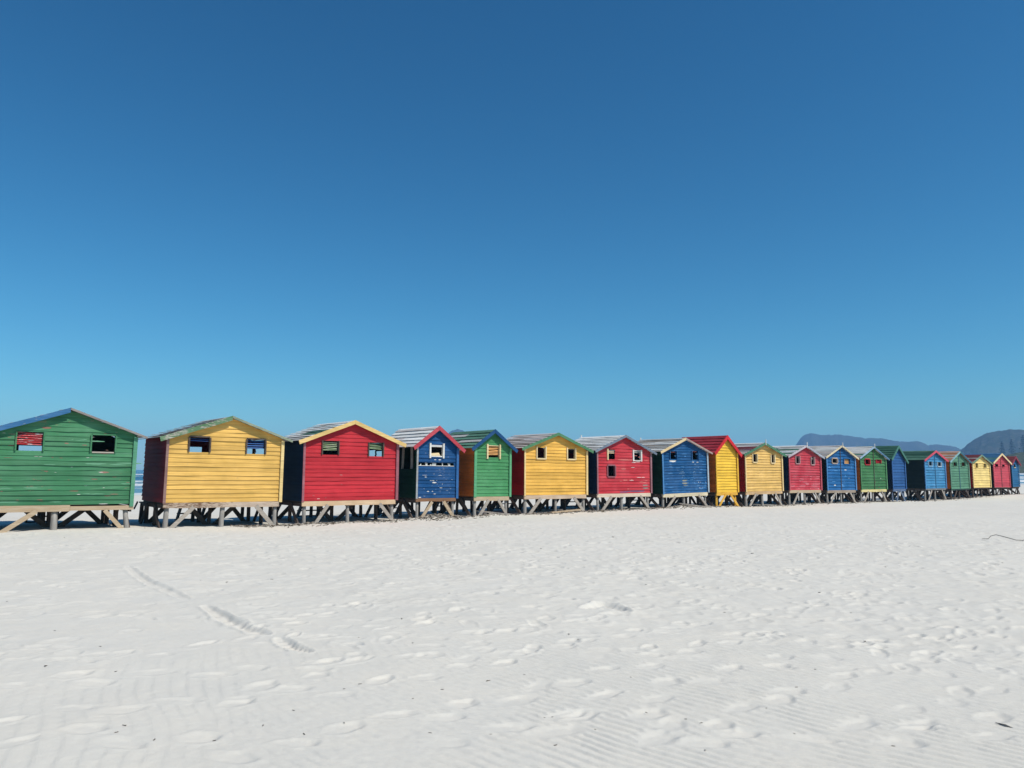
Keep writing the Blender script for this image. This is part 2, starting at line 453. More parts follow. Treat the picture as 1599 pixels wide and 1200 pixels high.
hill('mountain_ridge', [(1205,728),(1222,716),(1236,704),(1244,693),(1250,683),(1258,678),(1268,676),(1276,677),(1290,679),(1310,678),(1330,681),(1350,684),(1375,684),(1400,688),(1420,690),(1432,688),(1442,691),(1448,695),(1462,693.5),(1475,695),(1490,697),(1503,703),(1530,709),(1570,716),(1620,722)],
     3000, 1100, M_HILL, 'long blue hazy mountain ridge far beyond the huts', seed=61)
hill('wooded_hill', [(1455,729),(1480,715),(1500,703),(1510,694),(1520,686),(1530,681.5),(1541,675.5),(1552,673),(1563,672),(1575,670.5),(1590,670),(1610,671),(1650,668),(1710,676),(1780,690),(1880,705),(1990,722)],
     1700, 700, M_HILL, 'darker rounded hill at the right end of the bay', seed=71)
hill('mountain_peak', [(640,731),(668,722),(688,700),(700,676),(707,671),(714,669.3),(721,670.6),(728,674),(742,688),(770,705),(800,722),(830,730)],
     3100, 900, M_HILL, 'small far peak showing between two roofs', seed=81)
hill('coastal_slope', [(1535,733.5),(1550,728),(1563,719),(1571,711),(1582,708),(1592,706),(1605,704),(1640,703),(1720,708),(1850,718),(1990,728)],
     640, 150, M_SCRUB, 'green scrub slope above the shore at the right edge', seed=91, rough=.12)

def foliage_mat(name, a, b):
    t = NT(name); v = t.objvec()
    g = t.new('ShaderNodeNewGeometry')
    n = t.noise(v, .5, 3)
    c = t.mix(t.ramp(n, .35, .65), a, b)
    t.l.new(c, t.b.inputs['Base Color']); t.b.inputs['Roughness'].default_value = .8
    t.b.inputs['Specular IOR Level'].default_value = .2
    return t.mat
M_LEAF = foliage_mat('pine_needles', (.022,.038,.018), (.045,.065,.030))
M_BARK = timber('bark', (.09,.07,.055), (.13,.10,.08), (3, 3, 1))

def pine(bearing_px, top_px, D, width, label, seed):
    rnd = random.Random(seed)
    (a, ztop), = skyline([(bearing_px, top_px)], D)
    x, y = D*math.sin(a), D*math.cos(a); zb = 4.0
    H = ztop - zb
    root = bpy.data.objects.new('pine_tree', None); link(root); root.location = (x, y, zb)
    tag(root, label, 'tree', 'hazy pine trees on the far shore')
    tr = MB(); tr.tube([(0,0,-3),(0,0,H*.3),(.1,0,H*.6),(0,.1,H*.97)], [.7,.55,.35,.08], 8)
    tr.build('trunk', M_BARK, root, True)
    cr = MB()
    tiers = 15
    for i in range(tiers):
        f = i/(tiers-1); z0 = H*(.14+.83*f)
        rad = width*.5*((1-f)**.75*.95+.07)*rnd.uniform(.75, 1.1)
        nb = rnd.randint(5, 7)
        for b in range(nb):
            an = 2*PI*(b+rnd.random()*.6)/nb; L = rad*rnd.uniform(.7, 1.1)
            for k in range(16):
                q = (k+rnd.random())/16; r_ = L*q
                cx, cy, cz = math.cos(an)*r_, math.sin(an)*r_, z0 + .18*r_ + rnd.gauss(0, .22)
                sz = rnd.uniform(.6, 1.3)
                d = Vector((rnd.gauss(0,1), rnd.gauss(0,1), rnd.gauss(0,.6))).normalized()*sz
                e = Vector((rnd.gauss(0,1), rnd.gauss(0,1), rnd.gauss(0,.6))).normalized()*sz*.55
                c = Vector((cx, cy, cz))
                cr.add([c-d, c+e, c+d, c-e], [(0,1,2,3)])
    cr.build('crown', M_LEAF, root)
pine(1564, 690, 1150, 13, 'leftmost and thinnest pine on the far shore, above the last red hut', 1)
pine(1579, 686, 1170, 15, 'middle pine on the far shore, above the last narrow blue hut', 2)
pine(1597, 679.5, 1130, 17, 'tallest and darkest pine, right at the end of the row on the far shore', 3)

# ------------------------------------------------------------------ huts
def zint(iv, cuts):
    """interval iv minus list of intervals"""
    out = [iv]
    for a, b in cuts:
        n = []
        for p, q in out:
            if b <= p or a >= q: n.append((p, q)); continue
            if a > p: n.append((p, a))
            if b < q: n.append((b, q))
        out = n
    return [(p, q) for p, q in out if q-p > .004]

def siding(mb, mp, lim, z0, z1, holes, rnd, e=.118, th=.030, mi=0, chips=(), wob=1.0):
    """lapped boards. mp(u, off, z) maps to local space (off outwards); lim(z) gives the wall's width at z"""
    z = z0; row = 0
    while z < z1-.01:
        za, zb = z, min(z+e, z1)
        offj = rnd.uniform(-.006, .006)*wob; mb.tone = rnd.random()
        zc = sorted({za, zb, *[h[1] for h in holes if za < h[1] < zb], *[h[3] for h in holes if za < h[3] < zb]})
        L0, L1 = lim(za)
        ns = max(1, int((L1-L0)/.45)); us = [L0+(L1-L0)*i/ns for i in range(ns+1)]
        dzr = [rnd.gauss(0, .0038)*wob for _ in us]; dyr = [rnd.gauss(0, .0035)*wob for _ in us]
        ip = lambda u, arr: float(np.interp(u, us, arr))
        for c0, c1 in zip(zc, zc[1:]):
            cut = [(h[0], h[2]) for h in holes if h[1] < (c0+c1)/2 < h[3]]
            for p, q in zint((L0, L1), cut):
                cu = [p] + [u for u in us if p+.03 < u < q-.03] + [q]
                lo1, hi1 = lim(c1)
                def pt(u, zz, back):
                    f = (zz-za)/e
                    off = (th - (th-.008)*f) + offj*(1-f) + ip(u, dyr)*(1-f)
                    d = ip(u, dzr) if zz == za else 0
                    if zz == zb and zb < z1-.001: zz = zz + .010
                    return mp(u, off - (.014 if back else 0), zz + d)
                for i in range(len(cu)-1):
                    u0, u1 = cu[i], cu[i+1]
                    l0, h0 = lim(c0)
                    b0, b1 = min(max(u0, l0), h0), min(max(u1, l0), h0)
                    t0, t1 = min(max(u0, lo1), hi1), min(max(u1, lo1), hi1)
                    if b1-b0 < .002 and t1-t0 < .002: continue
                    P_ = [pt(b0,c0,0), pt(b1,c0,0), pt(b1,c0,1), pt(b0,c0,1), pt(t0,c1,0), pt(t1,c1,0), pt(t1,c1,1), pt(t0,c1,1)]
                    fs = [(0,1,5,4),(3,7,6,2),(0,3,2,1),(4,5,6,7)]
                    if i == 0: fs.append((0,4,7,3))
                    if i == len(cu)-2: fs.append((1,2,6,5))
                    mb.add(P_, fs, mi)
        for (cu_, cz_, w, h, m) in chips:
            if za <= cz_ < zb:
                z_lo = max(za+.004, cz_-h/2); z_hi = min(zb-.006, cz_+h/2)
                if z_hi-z_lo < .006: continue
                n = 9; top = []; bot = []
                for i in range(n):
                    u = cu_ - w/2 + w*i/(n-1); k = math.sin(PI*(i+.35)/(n-.3))**.6
                    zm = (z_lo+z_hi)/2; hh = (z_hi-z_lo)/2*k
                    for lst, zz in ((bot, zm-hh*rnd.uniform(.6,1)), (top, zm+hh*rnd.uniform(.6,1))):
                        f = (zz-za)/e
                        lst.append(mp(u, (th-(th-.008)*f)+offj*(1-f)+ip(min(max(u,us[0]),us[-1]),dyr)*(1-f)+.0028, zz))
                b = len(mb.v); mb.v += [tuple(p) for p in bot+top]
                for i in range(n-1):
                    mb.f.append((b+i, b+i+1, b+n+i+1, b+n+i)); mb.m.append(m)
        z += e; row += 1
    mb.tone = .5

HUTS = {
1: dict(pos=(-12.111,17.832,0.157),W=3.10,zf=0.563,tilt=0.0129,xr=1.56,A=2.943,sl=0.360,win=[(0.51,1.89,1.05,2.35),(2.09,1.90,2.62,2.32)]),
2: dict(pos=(-9.086,20.246,0.054),W=3.13,zf=0.676,tilt=0.0128,xr=1.61,A=3.016,sl=0.350,win=[(0.55,2.01,1.07,2.41),(2.09,2.00,2.61,2.41)]),
3: dict(pos=(-6.117,22.617,0.014),W=3.13,zf=0.656,tilt=0.0064,xr=1.55,A=3.076,sl=0.376,win=[(0.57,2.02,1.08,2.44),(2.11,2.00,2.60,2.43)]),
4: dict(pos=(-3.108,25.019,-0.010),W=1.58,zf=0.680,tilt=0.0127,xr=0.75,A=3.040,sl=0.730,win=[(0.51,2.05,0.98,2.40)]),
5: dict(pos=(-1.310,26.454,-0.003),W=1.55,zf=0.673,tilt=0.0129,xr=0.76,A=2.993,sl=0.690,win=[(0.55,2.02,1.05,2.43)]),
6: dict(pos=(0.425,27.839,0.008),W=3.10,zf=0.662,tilt=0.0097,xr=1.52,A=2.952,sl=0.350,win=[(0.58,2.00,0.98,2.39),(2.09,2.00,2.48,2.38)]),
7: dict(pos=(3.293,30.129,-0.017),W=3.12,zf=0.667,tilt=0.0064,xr=1.51,A=2.987,sl=0.376,win=[(0.60,2.01,1.01,2.40),(2.08,1.99,2.51,2.38),(0.57,1.34,0.98,1.76)]),
8: dict(pos=(6.317,32.543,-0.049),W=3.03,zf=0.614,tilt=-0.0099,xr=1.44,A=2.979,sl=0.355,win=[(0.50,2.07,0.93,2.41),(1.97,2.03,2.39,2.43)]),
9: dict(pos=(9.154,34.808,-0.101),W=1.60,zf=0.661,tilt=0.0000,xr=0.75,A=3.241,sl=0.820,win=[]),
10: dict(pos=(10.889,36.193,-0.155),W=3.04,zf=0.715,tilt=0.0016,xr=1.50,A=3.025,sl=0.335,win=[(0.61,2.10,0.95,2.48),(2.12,2.07,2.41,2.46)]),
11: dict(pos=(13.734,38.464,-0.177),W=2.95,zf=0.747,tilt=0.0136,xr=1.47,A=3.007,sl=0.350,win=[(0.62,2.08,0.96,2.45),(2.04,2.05,2.35,2.44)]),
12: dict(pos=(16.508,40.678,-0.220),W=2.97,zf=0.720,tilt=0.0101,xr=1.46,A=3.110,sl=0.390,win=[(0.57,2.16,1.09,2.38),(1.79,2.12,2.43,2.41)]),
13: dict(pos=(19.291,42.899,-0.259),W=2.94,zf=0.739,tilt=0.0068,xr=1.42,A=3.149,sl=0.400,win=[(0.53,2.14,1.06,2.41),(1.80,2.20,2.35,2.42)]),
14: dict(pos=(22.174,45.202,-0.296),W=1.63,zf=0.746,tilt=0.0061,xr=0.72,A=3.296,sl=0.860,win=[]),
15: dict(pos=(25.496,47.853,-0.348),W=2.93,zf=0.758,tilt=0.0068,xr=1.46,A=3.128,sl=0.360,win=[(0.57,2.17,1.08,2.43),(1.85,2.15,2.37,2.41)]),
16: dict(pos=(28.372,50.149,-0.354),W=2.90,zf=0.684,tilt=0.0000,xr=1.41,A=3.134,sl=0.420,win=[(0.50,2.16,1.06,2.41),(1.78,2.15,2.40,2.41)]),
17: dict(pos=(31.131,52.351,-0.329),W=2.95,zf=0.689,tilt=0.0068,xr=1.41,A=2.929,sl=0.340,win=[(0.49,2.02,0.91,2.35),(1.90,2.04,2.34,2.33)]),
18: dict(pos=(33.921,54.578,-0.270),W=2.93,zf=0.600,tilt=0.0102,xr=1.44,A=3.010,sl=0.410,win=[(0.40,2.04,0.94,2.23),(1.68,2.06,2.17,2.21)]),
19: dict(pos=(36.593,56.712,-0.270),W=1.35,zf=0.585,tilt=0.0000,xr=0.64,A=2.820,sl=0.680,win=[(0.50,2.01,0.81,2.25)]),
}
# paints
C_RED = (.23,.028,.034)
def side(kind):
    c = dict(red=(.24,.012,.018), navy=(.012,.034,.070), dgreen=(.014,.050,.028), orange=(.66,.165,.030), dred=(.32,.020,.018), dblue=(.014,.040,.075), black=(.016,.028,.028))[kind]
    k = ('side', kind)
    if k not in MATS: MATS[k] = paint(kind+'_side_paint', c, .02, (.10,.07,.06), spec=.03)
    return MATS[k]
RC = dict(white=(.80,.78,.74), grey=(.50,.48,.45), pink=(.62,.54,.50), green=(.10,.22,.15), dgreen=(.045,.13,.085), red=(.34,.03,.04), blue=(.05,.17,.33), orange=(.50,.24,.13), brown=(.36,.30,.25), teal=(.10,.25,.24), dred=(.22,.05,.05))
def roofm(k):
    kk = ('roof', k)
    if kk not in MATS: MATS[kk] = paint(k+'_roof_plank', RC[k], .32 if k in ('white','grey','pink','brown') else .3, (.30,.27,.24), along='y')
    return MATS[kk]

# front colour, side, [barge l, barge r], [trim l, trim r], roof colours, beam, wear
GREEN1=(68,135,92); YEL=(236,185,92); RED=(206,46,56); BLUE=(20,80,138)
SPEC = {
1: dict(front=P('green paint',GREEN1,wear=.42,under=(.42,.25,.20)), side='dgreen', barge=[P('blue board',(58,116,168),wear=.4),P('weathered edge',(150,140,135),wear=.6,under=(.12,.11,.10))], trim=[P('green trim',(86,155,118)),P('green trim',(92,160,125),wear=.4)], roof=['blue','grey','brown','grey'], beam=M_RAW, brace=M_RAW, bw=[.115,.05]),
2: dict(front=P('yellow paint',YEL,wear=.06,under=(.6,.45,.25)), side='red', barge=[P('worn green board',(95,135,95),wear=.75,under=(.5,.47,.40)),P('pale green board',(150,160,135),wear=.6)], trim=[P('mauve trim',(150,115,110),wear=.3),P('yellow trim',(245,212,140),wear=.3)], roof=['grey','white','brown','grey'], beam=P('brown beam',(205,180,158),wear=.8,under=(.20,.12,.08)), brace=M_GREYW, bw=[.12,.06]),
3: dict(front=P('red paint',RED,wear=.04,under=(.45,.15,.13)), side='navy', barge=[P('cream yellow board',(240,200,125),wear=.2)]*2, trim=[P('mauve red trim',(165,100,110),wear=.3)]*2, roof=['white','white','grey','green','white'], beam=P('cream beam',(225,190,150),wear=.35), brace=M_GREYW, bw=[.115,.115]),
4: dict(front=P('blue paint',BLUE,wear=.40,under=(.5,.53,.58)), side='dgreen', barge=[P('red board',(200,70,82),wear=.2)]*2, trim=[P('whitish trim',(165,170,172),wear=.7),P('light blue trim',(52,108,170),wear=.2)], roof=['white','white','pink','white'], beam=P('rust brown beam',(150,108,78),wear=.5,under=(.25,.14,.09)), brace=M_RAW, bw=[.12,.12]),
5: dict(front=P('mid green paint',(76,150,94),wear=.28,under=(.10,.19,.12)), side='orange', barge=[P('blue board',(30,80,132),wear=.25)]*2, trim=[P('green trim',(98,176,125),wear=.2)]*2, roof=['green','white','green','grey','green'], beam=M_RAW, brace=M_GREYW, bw=[.115,.115]),
6: dict(front=P('warm yellow paint',(242,183,78),wear=.05,under=(.6,.45,.25)), side='dred', barge=[P('green board',(84,138,98),wear=.2)]*2, trim=[P('light yellow trim',(250,214,145),wear=.2)]*2, roof=['pink','grey','pink','brown'], beam=P('pale beam',(215,185,155),wear=.4), brace=M_GREYW, bw=[.10,.10]),
7: dict(front=P('red paint',(208,54,64),wear=.26,under=(.62,.42,.40)), side='navy', barge=[P('grey blue board',(118,132,150),wear=.5)]*2, trim=[P('mauve red trim',(160,110,118),wear=.4)]*2, roof=['white','white','grey','white','pink'], beam=P('white beam',(228,205,180),wear=.3), brace=M_GREYW, bw=[.09,.09]),
8: dict(front=P('worn blue paint',(26,90,148),wear=.42,under=(.30,.45,.58)), side='dgreen', barge=[P('cream board',(232,202,148),wear=.35),P('pinkish board',(180,150,140),wear=.5)], trim=[P('light blue trim',(80,145,205),wear=.3),P('white trim',(170,190,205),wear=.7)], roof=['grey','white','brown','grey'], beam=P('white beam',(228,210,175),wear=.35), brace=M_GREYW, bw=[.105,.07]),
9: dict(front=P('bright yellow paint',(248,196,60),wear=0,under=(.6,.45,.2)), side='orange', barge=[P('bright red board',(222,44,52),wear=.03)]*2, trim=[P('bright yellow trim',(246,190,60),wear=0)]*2, roof=['red','red','red'], beam=P('yellow beam',(240,180,60),wear=.1), brace=P('yellow beam',(240,180,60),wear=.1), bw=[.14,.14]),
10: dict(front=P('pale yellow paint',(236,188,102),wear=.16,under=(.50,.33,.18)), side='dred', barge=[P('green board',(80,132,100),wear=.2)]*2, trim=[P('light yellow trim',(245,212,150),wear=.3)]*2, roof=['white','grey','pink','dred'], beam=P('tan beam',(215,175,125),wear=.4), brace=M_GREYW, bw=[.105,.105]),
11: dict(front=P('faded red paint',(208,60,74),wear=.45,under=(.55,.26,.28)), side='navy', barge=[P('pinkish grey board',(190,180,188),wear=.4),P('pinkish grey board',(170,175,190),wear=.4)], trim=[P('red trim',(205,85,98),wear=.4)]*2, roof=['white','green','grey','white'], beam=M_RAW, brace=M_GREYW, bw=[.09,.09]),
12: dict(front=P('mid blue paint',(34,102,164),wear=.22,under=(.45,.6,.7)), side='black', barge=[P('cream board',(225,205,165),wear=.3)]*2, trim=[P('blue trim',(85,150,210),wear=.3)]*2, roof=['grey','pink','white','grey'], beam=P('tan grey beam',(170,150,130),wear=.5), brace=M_GREYW, bw=[.09,.09], joint=1.42),
13: dict(front=P('grass green paint',(70,128,76),wear=.28,under=(.30,.20,.14)), side='orange', barge=[P('pale blue board',(150,180,205),wear=.4),P('grey blue board',(90,130,165),wear=.3)], trim=[P('green trim',(90,150,98),wear=.2)]*2, roof=['white','green','white','grey'], beam=P('yellow cream beam',(228,208,140),wear=.3), brace=M_GREYW, bw=[.09,.09], joint=1.50),
14: dict(front=P('flat blue paint',(50,96,156),wear=.05,under=(.3,.4,.5)), side='navy', barge=[P('dark green board',(75,130,115),wear=.05)]*2, trim=[P('flat blue trim',(62,110,175),wear=.05)]*2, roof=['dgreen','dgreen','dgreen'], beam=P('blue grey beam',(95,115,150),wear=.2), brace=P('blue grey beam',(120,135,160),wear=.2), bw=[.12,.12]),
15: dict(front=P('light blue paint',(66,140,190),wear=.3,under=(.25,.45,.60)), side='black', barge=[P('pink red board',(222,80,100),wear=.1)]*2, trim=[P('light blue trim',(85,150,210),wear=.2)]*2, roof=['green','dgreen','green'], beam=P('grey beam',(120,118,118),wear=.6,under=(.5,.5,.5)), brace=M_GREYW, bw=[.12,.12], joint=1.44),
16: dict(front=P('sage green paint',(98,150,118),wear=.12,under=(.2,.3,.2)), side='orange', barge=[P('pale teal board',(140,185,190),wear=.2),P('teal board',(60,115,130),wear=.2)], trim=[P('sage trim',(115,165,138),wear=.2)]*2, roof=['orange','pink','orange'], beam=P('dark green beam',(40,65,58),wear=.2), brace=M_DARKW, bw=[.11,.11], joint=1.38),
17: dict(front=P('cream yellow paint',(255,220,132),wear=.04,under=(.6,.45,.25)), side='dred', barge=[P('sage board',(120,150,125),wear=.2)]*2, trim=[P('cream trim',(255,222,150),wear=.1)]*2, roof=['dred','grey','dred'], beam=M_DARKW, brace=M_DARKW, bw=[.10,.10]),
18: dict(front=P('rose red paint',(218,76,88),wear=.12,under=(.5,.2,.2)), side='black', barge=[P('cream board',(246,216,160),wear=.1)]*2, trim=[P('rose trim',(225,95,105),wear=.1)]*2, roof=['blue','teal','blue'], beam=M_DARKW, brace=M_DARKW, bw=[.12,.12], joint=1.40),
19: dict(front=P('steel blue paint',(42,108,158),wear=.25,under=(.3,.5,.6)), side='dblue', barge=[P('dark red board',(150,50,68),wear=.1)]*2, trim=[P('steel blue trim',(60,125,175),wear=.1)]*2, roof=['dred','dred'], beam=M_DARKW, brace=M_DARKW, bw=[.13,.13]),
}
LABEL = {
1:'wide green hut with a blue bargeboard and red window slats, first of the row',
2:'wide yellow hut with worn green bargeboards and blue slats in its right window',
3:'wide red hut with cream bargeboards and green window slats, next to the narrow blue hut',
4:'narrow blue hut with red bargeboards, one white framed window and a row of missing boards',
5:'narrow green hut with blue bargeboards and one orange slatted window',
6:'wide yellow hut with green bargeboards and two white framed windows',
7:'wide red hut with a third window low in its wall',
8:'wide worn blue hut with white patches under its windows, beside the windowless yellow hut',
9:'narrow bright yellow windowless hut with red roof and yellow braces',
10:'pale yellow hut with green bargeboards, just behind the windowless bright yellow hut',
11:'faded red hut with grey bargeboards and a white finial',
12:'mid blue hut with cream bargeboards and orange slats in its right window',
13:'grass green hut with red in both windows and pale blue bargeboards',
14:'narrow windowless blue hut with green roof and green bargeboards',
15:'light blue hut with pink red bargeboards, in front of a long green roof',
16:'far sage green hut with teal bargeboards and an orange roof',
17:'farthest yellow hut, cream yellow with sage bargeboards',
18:'farthest red hut, with cream bargeboards and two small dark windows',
19:'narrow blue hut with dark red bargeboards, last of the row',
}
S_RED=P('red slat',(205,50,58),wear=.75,under=(.75,.62,.60)); S_BLUE=P('blue slat',(52,100,170),wear=.4); S_GREEN=P('green slat',(150,175,130),wear=.7,under=(.6,.6,.45))
S_OR=P('orange slat',(240,175,105),wear=.4,under=(.7,.55,.4)); S_CR=P('cream slat',(225,190,150),wear=.4); S_BLACKR=P('dark red slat',(190,40,48),wear=.2)
# windows: frame bars (which, material, width), slats (material, first fraction from the top, last, count)
WIN = {
1: [dict(fr='LR',fm='f',fw=.03,sl=(S_RED,.04,.70,6)), dict(fr='LRT',fm='f',fw=.03,sill=M_GREYW)],
2: [dict(fr='LRT',fm=M_DARKW,fw=.035,sl=(S_BLUE,.05,.28,2)), dict(fr='LRT',fm=M_DARKW,fw=.03,sl=(S_BLUE,.04,.66,4))],
3: [dict(fr='LR',fm=M_DARKW,fw=.03,sl=(S_GREEN,.06,.70,5)), dict(fr='LR',fm=M_DARKW,fw=.03,sl=(S_GREEN,.04,.50,4))],
4: [dict(fr='LR',fm=M_WHITE,fw=.055,ext=.07,sill=M_WHITE,ledge=True)],
5: [dict(fr='LR',fm=M_CREAM,fw=.055,ext=.05,sl=(S_OR,.03,.80,6))],
6: [dict(fr='LRB',fm=M_CREAM,fw=.045,ext=.04), dict(fr='LRB',fm=M_CREAM,fw=.045,ext=.04)],
7: [dict(fr='L',fm=M_CREAM,fw=.055,ext=.03,sl=(S_CR,.0,.42,3)), dict(fr='LR',fm=M_WHITE,fw=.055,ext=.04,sl=(M_WHITE,.02,.24,2),sill=M_WHITE), dict(fr='LRTB',fm=P('mauve red trim',(160,100,108),wear=.4),fw=.045)],
8: [dict(fr='LR',fm='f',fw=.04,sill=None), dict(fr='LR',fm='f',fw=.04)],
10: [dict(fr='LRB',fm=M_CREAM,fw=.05), dict(fr='LRB',fm=M_CREAM,fw=.05)],
11: [dict(fr='LRB',fm=P('pinkish frame',(190,150,150),wear=.4),fw=.045), dict(fr='LRB',fm=P('pinkish frame',(190,150,150),wear=.4),fw=.045,sl=(M_WHITE,.08,.3,2))],
12: [dict(fr='LRTB',fm=P('tan frame',(185,165,150),wear=.4),fw=.06), dict(fr='LRTB',fm='f',fw=.04,sl=(S_OR,.05,.95,4))],
13: [dict(fr='LRTB',fm=S_BLACKR,fw=.055), dict(fr='LR',fm=S_BLACKR,fw=.04,sl=(S_BLACKR,.05,.95,4))],
15: [dict(fr='LRB',fm=P('pale blue frame',(150,190,220),wear=.3),fw=.05), dict(fr='LRB',fm=P('pale blue frame',(185,205,220),wear=.3),fw=.05)],
16: [dict(fr='LRB',fm='f',fw=.04), dict(fr='LRB',fm='f',fw=.04)],
17: [dict(fr='LRB',fm='f',fw=.04), dict(fr='LRB',fm='f',fw=.04,sill=M_WHITE)],
18: [dict(fr='B',fm='f',fw=.04), dict(fr='B',fm='f',fw=.04)],
19: [dict(fr='B',fm=M_CREAM,fw=.05,sl=(S_CR,.05,.4,2))],
}
BACKHOLE = {1:[(.80,1.92,1.32,2.07)], 2:[(1.18,2.03,1.55,2.22),(2.84,2.03,3.08,2.22)]}
RIGHTHOLE = {2:[(1.2,2.03,2.15,2.21)], 3:[(.85,2.02,1.38,2.20),(1.46,2.02,2.12,2.24)]}
LEFTHOLE = {4:[(.10,1.62,2.10,2.46)]}
# marks on fronts: (u, z, w, h, material index) 1 = white chip, 2 = bare grey wood, 3 = special
def chips_for(k, W, zf, rnd):
    out = []
    def sc_(n, m, wr, hr, u0=.1, u1=None, z0=None, z1=None):
        u1 = W-.1 if u1 is None else u1; z0 = zf+.05 if z0 is None else z0; z1 = 2.3 if z1 is None else z1
        for _ in range(n): out.append((rnd.uniform(u0,u1), rnd.uniform(z0,z1), rnd.uniform(*wr), rnd.uniform(*hr), m))
    if k == 1:
        sc_(26, 2, (.04,.20), (.012,.04)); sc_(16, 1, (.02,.10), (.006,.014)); sc_(14, 4, (.2,.6), (.03,.06)); out += [(2.42,1.42,.22,.10,2),(2.1,.60,.30,.02,1),(2.45,.61,.2,.03,1),(1.1,2.45,.2,.06,2),(2.45,2.36,.2,.03,2)]
    elif k == 2: sc_(2, 2, (.03,.06), (.008,.012))
    elif k == 3: sc_(4, 2, (.02,.08), (.008,.015), z1=1.2); out += [(1.2,1.42,.10,.02,2),(.5,.72,.10,.012,1)]
    elif k == 4:
        for u, z, w, h in ((.70,1.93,.08,.03),(.88,1.93,.10,.035),(.55,1.25,.08,.03),(.64,1.25,.1,.035),(.78,1.25,.06,.02),(.68,1.18,.16,.05),(.80,1.14,.05,.02),(1.0,1.14,.06,.03),(.95,1.02,.11,.05),(.45,.90,.09,.04),(.62,.90,.06,.03),(.70,.80,.10,.045),(.14,.70,.10,.05),(.3,1.42,.18,.012),(.9,1.42,.14,.012),(.35,1.36,.08,.03)):
            out.append((u, z, w, h, 1))
        sc_(14, 1, (.02,.08), (.006,.016))
    elif k == 5: sc_(14, 2, (.06,.22), (.008,.02))
    elif k == 7:
        out += [(2.78,.98,.34,.06,2),(2.80,.88,.34,.10,2),(2.72,.86,.2,.05,2),(2.2,.74,1.4,.07,3),(1.5,.72,.5,.08,3),(1.6,2.0,.9,.05,4),(2.1,1.9,.25,.03,1),(2.35,1.93,.3,.03,1),(2.05,1.70,.22,.02,1),(2.4,1.30,.3,.02,1),(2.65,1.30,.2,.02,1),(1.95,1.18,.25,.02,1)]
        sc_(12, 4, (.1,.3), (.02,.05), u0=1.0)
    elif k == 8:
        out += [(.70,2.0,.46,.07,1),(.70,1.96,.36,.05,1),(2.05,1.93,.12,.05,1),(2.35,1.92,.16,.05,1),(1.45,1.15,.34,.08,2),(1.45,1.03,.34,.08,2),(1.5,.94,.3,.05,2)]
        sc_(26, 4, (.06,.3), (.02,.07), u0=1.9, z0=.75, z1=1.3); sc_(7, 1, (.03,.10), (.01,.03), u0=1.9, z0=.72, z1=1.25); sc_(40, 4, (.1,.4), (.02,.06))
    elif k == 10: sc_(10, 2, (.08,.3), (.008,.02))
    elif k == 11: sc_(30, 4, (.15,.5), (.03,.08), z1=1.5); sc_(6, 1, (.05,.2), (.01,.03), u0=1.5, z1=1.2)
    elif k == 12: out += [(1.95,1.80,.22,.06,1),(2.3,1.35,.18,.04,1),(.8,.98,.2,.06,1),(.25,1.95,.1,.04,1)]; sc_(16, 4, (.1,.5), (.02,.05))
    elif k == 13: sc_(10, 2, (.05,.2), (.02,.05)); out += [(2.3,1.35,.06,.08,1)]
    elif k == 15: sc_(24, 4, (.1,.4), (.03,.07))
    return out

